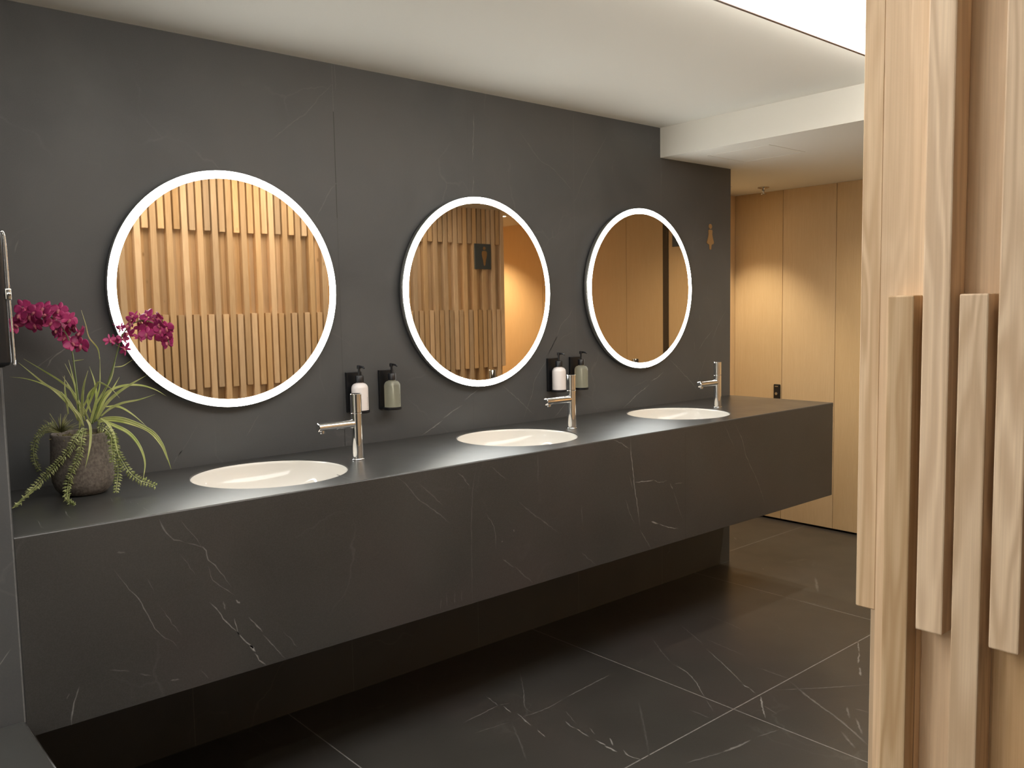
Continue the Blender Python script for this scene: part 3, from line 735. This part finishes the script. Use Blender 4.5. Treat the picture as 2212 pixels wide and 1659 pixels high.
# ------------------------------------------------------------------ sinks
def arc_prof():
    p = [(RS+.012, -.0215), (RS+.012, -.0205), (RS-.002, -.0203)]
    p = [(RS-.0004, -.0125), (RS-.0022, -.0115), (RS-.004, -.0125)]
    D = .150
    for k in range(1, 25):
        t = k/24*math.pi/2
        p.append(((RS-.004)*math.cos(t)**.72 if k < 24 else .022, -.0125-D*math.sin(t)**1.0))
    return p
def make_sink(i, label):
    cx, cy = SINKS[i]
    t = thing('round_sink', label, 'sink', (cx, cy, ZT), 0, 'round sinks set in the counter')
    bm = bmesh.new()
    D = .135; prof = [(RS-.0006, -.0185), (RS-.0006, -.004), (RS-.0022, -.0028), (RS-.0040, -.0036)]
    for k in range(1, 26):
        a = k/25*math.pi/2
        prof.append((max(.021, (RS-.0040)*math.cos(a)**.8), -.0036-D*math.sin(a)))
    lathe(bm, prof, 96); 
    b_ = link('basin', bm, M['ceramic'], t, True)
    bm = bmesh.new(); lathe(bm, [(0, -D-.002), (.014, -D-.0015), (.0165, -D+.0005), (.0205, -D-.0005), (.0215, -D-.0036)], 40)
    link('drain', bm, M['chrome'], t, True)['label'] = 'chrome drain'
    return t
make_sink(0, 'round white sink nearest the orchid, under the largest-looking mirror')
make_sink(1, 'round white sink in the middle of the counter')
make_sink(2, 'round white sink nearest the right end of the counter')

# ------------------------------------------------------------------ faucets
def make_faucet(i, label):
    x, y = FAUCETS[i]
    t = thing('faucet', label, 'faucet', (x, y, ZT), 0, 'chrome single-lever faucets')
    r = .0178
    bm = bmesh.new(); lathe(bm, [(0, 0), (r+.0035, 0), (r+.0035, .003), (r+.002, .004), (0, .004)], 48); link('base_ring', bm, M['chrome'], t, True)
    bm = bmesh.new(); lathe(bm, [(0, .004), (r, .004), (r, .150), (r-.0012, .1512), (0, .1512)], 64); sm(link('column', bm, M['chrome'], t, True))
    bm = bmesh.new(); lathe(bm, [(0, .1520), (r-.0012, .1520), (r, .1535), (r, .2115), (r-.0016, .2132), (0, .2132)], 64); sm(link('lever_handle', bm, M['chrome'], t, True))
    bm = bmesh.new(); lathe(bm, [(0, -.139), (.0105, -.139), (.0136, -.1375), (.0136, -.012), (0, -.012)], 48, (0, 0, .117), 'X'); sm(link('spout', bm, M['chrome'], t, True))
    bm = bmesh.new(); lathe(bm, [(0, -.020), (.0085, -.020), (.0092, -.012), (.0092, 0), (0, 0)], 32, (-.124, 0, .117)); sm(link('aerator', bm, M['chrome'], t, True))
    return t
def sm(o):
    """smooth sides, crisp rims"""
    try: o.data.set_sharp_from_angle(angle=R(35))
    except Exception: pass
    return o
make_faucet(0, 'chrome faucet at the left sink, spout pointing left over it')
make_faucet(1, 'chrome faucet at the middle sink, in front of the second pair of dispensers')
make_faucet(2, 'chrome faucet at the right sink, nearest the end of the wall')

# ------------------------------------------------------------------ round backlit mirrors
def make_mirror(i, label):
    x, z = MIRRORS[i]
    t = thing('round_mirror', label, 'mirror', (x, 0, z), 0, 'round mirrors with glowing rims')
    bm = bmesh.new(); lathe(bm, [(0, 0), (RM-.03, 0), (RM-.03, -.011), (0, -.011)], 96, axis='Y'); link('mount', bm, M['dark_metal'], t)
    bm = bmesh.new(); lathe(bm, [(RM-.0268, -.011), (RM-.0015, -.011), (RM, -.013), (RM, -.0335), (RM-.0012, -.0338), (RM-.0012, -.030), (RM-.0268, -.030)], 128, axis='Y', close=True); link('housing', bm, M['steel'], t, True)
    bm = bmesh.new(); lathe(bm, [(RM-.0248, -.0302), (RM-.0248, -.0350), (RM-.003, -.0350), (RM-.0014, -.0338), (RM-.0014, -.0302)], 160, axis='Y'); sm(link('light_ring', bm, M['ring'], t, True))
    bm = bmesh.new()
    n = 160; rr = RM-.0252
    a = [bm.verts.new((rr*math.cos(2*math.pi*k/n), -.0345, rr*math.sin(2*math.pi*k/n))) for k in range(n)]
    c = [bm.verts.new((v.co.x, -.0305, v.co.z)) for v in a]
    bm.faces.new(a); bm.faces.new(c[::-1])
    for k in range(n): bm.faces.new((a[k], c[k], c[(k+1) % n], a[(k+1) % n]))
    bmesh.ops.recalc_face_normals(bm, faces=list(bm.faces))
    link('mirror_glass', bm, M['mirror'], t)
    return t
make_mirror(0, 'round mirror with white light rim behind the orchid, over the left sink')
make_mirror(1, 'middle round mirror with white light rim, a person sign reflected in it')
make_mirror(2, 'round mirror with white light rim over the right sink, next to the woman symbol')

# ------------------------------------------------------------------ soap dispensers: wall bracket + bottle
def make_bracket(x, label):
    t = thing('bottle_bracket', label, 'bracket', (x, 0, 1.02), 0, 'black bottle brackets on the wall')
    bm = bmesh.new(); box(bm, -.031, .031, -.010, 0, .0, .142, .0015, 2); link('back_plate', bm, M['dark_metal'], t)
    bm = bmesh.new(); lathe(bm, [(0, 0), (.0315, 0), (.033, .0015), (.033, .0085), (.0315, .0095), (.030, .0095), (.030, .006), (0, .006)], 48, (0, -.0455, 0)); box(bm, -.012, .012, -.02, -.008, .001, .006)
    sm(link('bottle_ring', bm, M['dark_metal'], t, True))
    return t
def make_bottle(x, white, label, grp):
    t = thing('pump_bottle', label, 'bottle', (x, -.0455, 1.0265), 0, grp)
    bm = bmesh.new(); r = .0293
    prof = [(0, 0), (r-.002, 0), (r, .002), (r, .079)]
    for k in range(1, 9):
        a = k/8*math.pi/2; prof.append((r-.0165*(1-math.cos(a)), .079+.0185*math.sin(a)))
    prof += [(.0128, .0985), (.0128, .102), (0, .102)]
    lathe(bm, prof, 56); sm(link('bottle_body', bm, M['bottle_white'] if white else M['bottle_clear'], t, True))
    bm = bmesh.new(); lathe(bm, [(0, .1005), (.0148, .1005), (.0148, .123), (.0135, .125), (.006, .1255), (0, .1255)], 40); pc = sm(link('pump_collar', bm, M['black'], t, True))
    bm = bmesh.new(); tube(bm, [(0, 0, .125), (0, 0, .149)], .0042, 16)
    lathe(bm, [(0, .149), (.0078, .149), (.0078, .159), (.006, .161), (0, .161)], 24)
    tube(bm, [(0, 0, .156), (0, -.016, .1565), (0, -.030, .1545), (0, -.034, .151)], lambda u: .0042-.0012*u, 12)
    sm(link('pump_head', bm, M['black'], t, True))
    if not white:
        bm = bmesh.new(); tube(bm, [(0, 0, .1), (.002, 0, .05), (.004, 0, .006)], .0022, 10); link('dip_tube', bm, M['white_plastic'], t, True)
    # small print running up the front of the label
    bm = bmesh.new(); rg2 = random.Random(2)
    aa = R(-62)
    z = .018
    while z < .052:
        h = rg2.uniform(.0022, .0036)
        for da in ((-.05, .045) if rg2.random() < .6 else (-.03, -.03)):
            p = []
            for dd, zz in ((-.018, z), (.018, z), (.018, z+h*.5), (-.018, z+h*.5)):
                an = aa+da+dd; p.append(bm.verts.new(((r+.0002)*math.cos(an), (r+.0002)*math.sin(an), zz)))
            bm.faces.new(p)
        p = []
        for dd, zz in ((-.06, z), (.06, z), (.06, z+.0008), (-.06, z+.0008)):
            an = aa+dd; p.append(bm.verts.new(((r+.0002)*math.cos(an), (r+.0002)*math.sin(an), zz)))
        bm.faces.new(p)
        z += h+.0012
    link('label_print', bm, M['ink'], t)['label'] = 'small dark upright print'
    return t
make_bracket(.908, 'black wall bracket behind the left faucet, holding a white bottle'); make_bracket(1.043, 'black wall bracket right of the left faucet, holding a clear green bottle')
make_bracket(1.884, 'black wall bracket holding the white bottle left of the middle faucet'); make_bracket(2.019, 'black wall bracket holding the clear green bottle right of the middle faucet')
make_bottle(.908, True, 'white pump bottle partly hidden by the left faucet', 'white pump bottles'); make_bottle(1.043, False, 'translucent greenish pump bottle between the left and middle mirrors', 'translucent pump bottles')
make_bottle(1.884, True, 'white pump bottle left of the middle faucet', 'white pump bottles'); make_bottle(2.019, False, 'translucent greenish pump bottle just behind the middle faucet', 'translucent pump bottles')

# ------------------------------------------------------------------ signs
def prism(bm, pts, y0, y1):
    a = [bm.verts.new((x, y0, z)) for x, z in pts]; b2 = [bm.verts.new((x, y1, z)) for x, z in pts]
    bm.faces.new(a); bm.faces.new(b2[::-1])
    for i in range(len(a)): j = (i+1) % len(a); bm.faces.new((a[i], b2[i], b2[j], a[j]))
    bmesh.ops.recalc_face_normals(bm, faces=list(bm.faces))
def circle(cx, cz, r, n=28): return [(cx+r*math.cos(2*math.pi*i/n), cz+r*math.sin(2*math.pi*i/n)) for i in range(n)]
t = thing('woman_symbol', 'flat wooden woman symbol fixed on the dark wall near its right end', 'sign', (3.012, 0, 1.66))
bm = bmesh.new(); prism(bm, circle(0, .117, .0125), -.004, 0); link('head', bm, M['sign_wood'], t)
half = [(.013, .100), (.0165, .096), (.014, .078), (.019, .060), (.0275, .040), (.029, .034), (.024, .029), (.011, .026), (.0085, .022), (.006, .002), (.003, 0)]
bm = bmesh.new(); prism(bm, half+[(-x, z) for x, z in half[::-1]], -.004, 0); link('figure', bm, M['sign_wood'], t)
t = thing('restroom_sign', 'dark slate plaque with a man symbol on the oak slats, seen in the middle mirror', 'sign', (3.180, YF, 1.662))
bm = bmesh.new(); box(bm, -.071, .071, 0, .010, 0, .176, .001, 1); link('plaque', bm, M['sign_plate'], t)
bm = bmesh.new(); prism(bm, circle(.012, .146, .0115), .010, .012)
half = [(.012, .127), (.021, .122), (.0235, .110), (.021, .090), (.0115, .060), (.007, .032), (.003, .024)]
prism(bm, [(.012+x, z) for x, z in half]+[(.012-x, z) for x, z in half[::-1]], .010, .012)
link('man_symbol', bm, M['sign_gold'], t)['label'] = 'oak coloured man symbol'
t = thing('door_sign', 'dark plaque on the oak wall, at the right edge of the right mirror', 'sign', (XW, -1.206, 1.79))
bm = bmesh.new(); box(bm, -.010, 0, .0, .142, 0, .176, .001, 1); link('plaque', bm, M['sign_plate'], t)

# ------------------------------------------------------------------ ceiling fittings
t = thing('fire_sprinkler', 'small sprinkler head hanging from the corridor ceiling', 'sprinkler', (3.94, .286, ZS))
bm = bmesh.new(); lathe(bm, [(0, 0), (.034, 0), (.034, -.003), (.022, -.007), (0, -.007)], 36); sm(link('escutcheon', bm, M['steel'], t, True))
bm = bmesh.new(); lathe(bm, [(0, -.007), (.011, -.007), (.009, -.018), (.006, -.022), (.006, -.038), (0, -.038)], 24)
tube(bm, [(.008, 0, -.016), (.012, 0, -.026), (.005, 0, -.040)], .0018, 8); tube(bm, [(-.008, 0, -.016), (-.012, 0, -.026), (-.005, 0, -.040)], .0018, 8)
sm(link('sprinkler_body', bm, M['steel'], t, True))
bm = bmesh.new(); lathe(bm, [(0, -.040), (.016, -.040), (.016, -.0425), (0, -.0425)], 24); sm(link('deflector', bm, M['steel'], t, True))
def downlight(x, y, z, label, watts, ang, blend, colr, vis=True):
    t = thing('ceiling_downlight', label, 'downlight', (x, y, z), 0, 'round recessed downlights')
    bm = bmesh.new(); lathe(bm, [(.026, -.001), (.040, -.001), (.042, -.003), (.040, -.005), (.028, -.005)], 40, close=True); sm(link('trim_ring', bm, M['white_plastic'], t, True))
    bm = bmesh.new(); lathe(bm, [(0, -.003), (.0265, -.003), (.0265, -.0015), (0, -.0015)], 32); link('lens', bm, M['lamp'], t)
    ld = bpy.data.lights.new('downlight_beam', 'SPOT'); ld.energy = watts; ld.spot_size = R(ang); ld.spot_blend = blend
    ld.color = colr; ld.shadow_soft_size = .022
    lo = bpy.data.objects.new('downlight_beam', ld); COL.objects.link(lo); lo.parent = t; lo.location = (0, 0, -.007)
WARM = (1, .85, .62)
downlight(3.74, .42, ZS, 'round downlight in the alcove ceiling beside the wooden door', SPOT_W, 92, .65, WARM)
downlight(3.60, -2.38, ZS, 'small bright downlight in the corridor ceiling, seen in the middle mirror', 5, 50, .5, WARM)
downlight(3.76, -3.10, ZS, 'downlight at the far end of the corridor lighting the oak wall', SPOT_W*2.2, 112, .7, (1, .9, .70))
downlight(3.5, -.80, ZS, 'downlight in the lowered ceiling past the counter end', 70, 150, 1., (1, .88, .68))  # added lamp, out of view, brightening the oak wall and corridor floor
for x, y in ((-2.5, -1.05), (-2.5, -2.1)):  # added lamps, out of view, that brighten the partition's end face
    downlight(x, y, ZC, 'downlight in the entrance ceiling, %s' % ('nearer the stone block' if y > -1.5 else 'nearer the rear wall'), BACK_W, 165, .8, (1, .92, .80))

# ------------------------------------------------------------------ dispenser on the left block
t = thing('towel_dispenser', 'black paper towel dispenser with thin bright edge on the left wall', 'dispenser', (-.43, -DEP, 1.272))
bm = bmesh.new(); box(bm, -.15, .146, -.095, 0, 0, .278, .012, 4); link('case', bm, M['black'], t, True)
bm = bmesh.new(); box(bm, -.15, .1475, -.117, -.096, .004, .276, .010, 4); lid = link('front_cover', bm, M['black_gloss'], t, True)
bm = bmesh.new(); tube(bm, catmull([(.140, -.112, .270), (.1485, -.113, .262), (.1500, -.114, .15), (.1515, -.114, .016), (.1505, -.112, .008)], 6), .0018, 10); link('edge_trim', bm, M['chrome'], lid, True)['label'] = 'thin chrome edge strip'
bm = bmesh.new(); box(bm, .142, .1535, -.1185, -.108, .136, .160, .003, 3); lathe(bm, [(0, -.122), (.004, -.122), (.0045, -.118), (.0045, -.108)], 16, (.148, 0, .148), 'Y'); link('latch', bm, M['steel'], lid, True)['label'] = 'small bright latch'

# bin below it
t = thing('waste_bin', 'dark waste bin with bright rounded edge at the bottom left corner', 'bin', (-.53, -.80, 0))
bm = bmesh.new(); box(bm, -.24, .243, -.21, .205, .02, .462, .012, 4); link('bin_body', bm, M['dark_metal'], t, True)
bm = bmesh.new(); box(bm, -.243, .2475, -.215, .2085, .463, .497, .012, 5); lid = link('lid', bm, plain('bin_lid', (.055, .056, .054), .33, .2), t, True)
bm = bmesh.new(); tube(bm, [(.2425, .196, .4935), (.2440, -.2, .4935)], .0026, 10); link('edge_trim', bm, M['chrome'], lid, True)['label'] = 'bright metal edge strip'  # chrome tube added to give the lid edge its highlight
bm = bmesh.new(); box(bm, -.12, .12, -.12, .06, .4966, .4985, .0008, 1); link('lid_flap', bm, M['dark_metal'], lid)
bm = bmesh.new(); box(bm, -.2, .2, -.17, .17, 0, .02); link('plinth', bm, M['black'], t)

# ------------------------------------------------------------------ potted orchid
YAW = R(40.9552)
t = thing('potted_orchid', 'magenta orchid arrangement with arching leaves in a stoneware pot', 'plant', (-.036, -.185, ZT), -YAW)
bm = bmesh.new()
prof = [(0, .0), (.048, .0), (.058, .005), (.069, .019), (.0755, .038), (.0775, .06), (.0768, .09), (.0752, .125), (.0742, .152), (.0738, .162), (.0725, .1655), (.0705, .1655), (.0695, .160), (.069, .145), (0, .143)]
lathe(bm, prof, 72); link('pot', bm, M['pot'], t, True)
bm = bmesh.new(); rg = random.Random(21)
for k in range(150):
    a, rr = rg.uniform(0, 6.283), .066*math.sqrt(rg.random())
    p = Vector((rr*math.cos(a), rr*math.sin(a), .146)); d = Vector((rg.uniform(-.02, .02), rg.uniform(-.02, .02), rg.uniform(.004, .014)))
    tube(bm, [p, p+d*.6+Vector((0, 0, .004)), p+d], .0014, 5)
mo = link('moss', bm, M['moss'], t); mo['kind'] = 'stuff'
def blade(pts, wmm, rg):
    P = catmull(pts, 7); n = len(P)-1; bm = bmesh.new(); rows = []
    tilt = rg.uniform(-.35, .35)
    for i, p in enumerate(P):
        u = i/n; tn = (P[min(i+1, n)]-P[max(i-1, 0)]).normalized()
        side = tn.cross(Vector((0, -1, .25))).normalized()
        side = (Matrix.Rotation(tilt, 3, tn) @ side)
        up = side.cross(tn).normalized()
        hw = wmm*.00058*(min(1, .55+1.6*u) if u < .3 else max(.03, (1-((u-.3)/.7)**1.6)))
        rows.append([bm.verts.new(p+side*hw*c+up*abs(c)*hw*.35) for c in (-1, -.4, 0, .4, 1)])
    for a, b2 in zip(rows, rows[1:]):
        for k in range(4): bm.faces.new((a[k], a[k+1], b2[k+1], b2[k]))
    o = link('leaf', bm, M['blade'], t, True)
    so = o.modifiers.new('thick', 'SOLIDIFY'); so.thickness = .0006; so.offset = 0
    return o
rg = random.Random(8)
for pts, wmm in BLADES: blade([(a, b2, max(c, .01)) for a, b2, c in pts], wmm, rg)
# air plant tuft at the rim's left
bm = bmesh.new(); c0 = Vector((-.036, -.035, .170))
for k in range(70):
    a = rg.uniform(math.pi*.05, math.pi*1.02); L = rg.uniform(.034, .060)
    d = Vector((math.cos(a), rg.uniform(-.7, .4), math.sin(a)*.9)).normalized()
    tube(bm, [c0+d*.003, c0+d*L*.55+Vector((0, 0, .003)), c0+d*L], lambda u: .0011*(1-u)+.0002, 5)
link('air_plant', bm, leafmat('air_plant_leaf', (.16, .17, .06), (.34, .33, .15), 50), t, True)
def strand(pts, rg, dense=.0074):
    P = catmull(pts, 10); bm = bmesh.new()
    tube(bm, P, .0013, 6)
    acc = 0; last = P[0]; side = 1; cnt_ = 0
    D = [0]
    for i in range(len(P)-1): D.append(D[-1]+(P[i+1]-P[i]).length)
    n = int(D[-1]/dense)
    for k in range(1, n+1):
        d = D[-1]*k/n; i = 0
        while i < len(D)-2 and D[i+1] < d: i += 1
        p = P[i].lerp(P[i+1], (d-D[i])/max(1e-9, D[i+1]-D[i])); tn = (P[i+1]-P[i]).normalized()
        sv = tn.cross(Vector((0, -1, .15)))
        if sv.length < .2: sv = tn.cross(Vector((1, 0, .1)))
        sv.normalize(); fw = sv.cross(tn).normalized()
        for sg in ((-1, 1, 0) if k % 3 == 0 else (-1, 1)):
            L = rg.uniform(.0115, .0150)*(1 if k < n-3 else .75)
            if sg == 0: dv = (fw*(1 if (k % 2) else -1)*.8+tn*.35+sv*rg.uniform(-.4, .4)).normalized(); L *= .8
            else: dv = (sv*sg+tn*rg.uniform(.15, .5)+fw*rg.uniform(-.35, .35)).normalized()
            wv = dv.cross(fw if sg else sv).normalized(); nv = dv.cross(wv).normalized()
            hw = .0032
            q = p+dv*.0008
            if (q+dv*L).z < .003: dv.z = abs(dv.z)*.3; dv.normalize()
            tip = bm.verts.new(q+dv*L); base = bm.verts.new(q)
            mid = [bm.verts.new(q+dv*L*.42+v) for v in (wv*hw, nv*hw*.6, -wv*hw, -nv*hw*.6)]
            for m_ in range(4):
                bm.faces.new((base, mid[m_], mid[(m_+1) % 4])); bm.faces.new((tip, mid[(m_+1) % 4], mid[m_]))
    bmesh.ops.recalc_face_normals(bm, faces=list(bm.faces))
    link('trailing_stem', bm, M['succulent'], t, False)
for pts in STRANDS: strand(pts, rg)
for nm, st in (('flower_stem', STEM_A), ('flower_stem', STEM_B)):
    bm = bmesh.new(); tube(bm, catmull(st, 8), lambda u: .0021-.0011*u, 8); link(nm, bm, M['stem'], t, True)
def petal(bm, L, W, n, cup, rot, up0):
    """one petal in the flower's own frame (opens towards -y), pointing along angle rot"""
    c, s_ = math.cos(rot), math.sin(rot); rows = []
    for i in range(n+1):
        u = i/n; hw = W/2*math.sin(math.pi*min(1, (u*.93+.07)))**.62*(1 if u < .97 else .35)
        row = []
        for k in (-1, -.5, 0, .5, 1):
            x, z = k*hw, .002+L*u
            yv = -cup*(u*u)*L*.5+up0*u*L+abs(k)*abs(k)*hw*.18
            row.append(bm.verts.new((x*c-z*s_, yv, x*s_+z*c)))
        rows.append(row)
    for a, b2 in zip(rows, rows[1:]):
        for k in range(4):
            f = bm.faces.new((a[k], a[k+1], b2[k+1], b2[k])); f.smooth = True
def flower(loc, rg, size, narrow=False):
    bm = bmesh.new()
    wl = .62 if narrow else 1
    for rot in (R(82), R(-82)): petal(bm, .0200, .0245*wl, 7, .25, rot+rg.uniform(-.12, .12), rg.uniform(-.15, .25))
    for rot in (0, R(140), R(-140)): petal(bm, .0195, .0125*wl, 6, .15, rot+rg.uniform(-.15, .15), rg.uniform(0, .35))
    o = link('flower', bm, M['petal'], t, True)
    so = o.modifiers.new('thick', 'SOLIDIFY'); so.thickness = .0005; so.offset = 0
    o.location = loc; o.scale = (size,)*3
    o.rotation_euler = (rg.uniform(-.7, .5), rg.uniform(-.8, .8), rg.uniform(-1.1, 1.1))
    bm = bmesh.new()
    bmesh.ops.create_icosphere(bm, subdivisions=2, radius=1)
    for v in bm.verts: v.co = Vector((v.co.x*.0032, v.co.y*.0042-.0035, v.co.z*.0045-.0035-(.003 if v.co.z < -.5 else 0)))
    link('flower_lip', bm, M['lip'], o, True)
rg = random.Random(17)
for i, f in enumerate(FLOWERS_A): flower(f, rg, rg.uniform(.98, 1.25))
for i, f in enumerate(FLOWERS_B): flower(f, rg, rg.uniform(.75, 1.02), i < 12)
for p in (FLOWERS_B[2], FLOWERS_B[4]):
    bm = bmesh.new(); q = Vector(p); tube(bm, [q, q+Vector((-.012, 0, .004)), q+Vector((-.022, 0, .010))], lambda u: .0016*(1-u)+.0006, 6); link('flower_bud', bm, M['petal'], t, True)
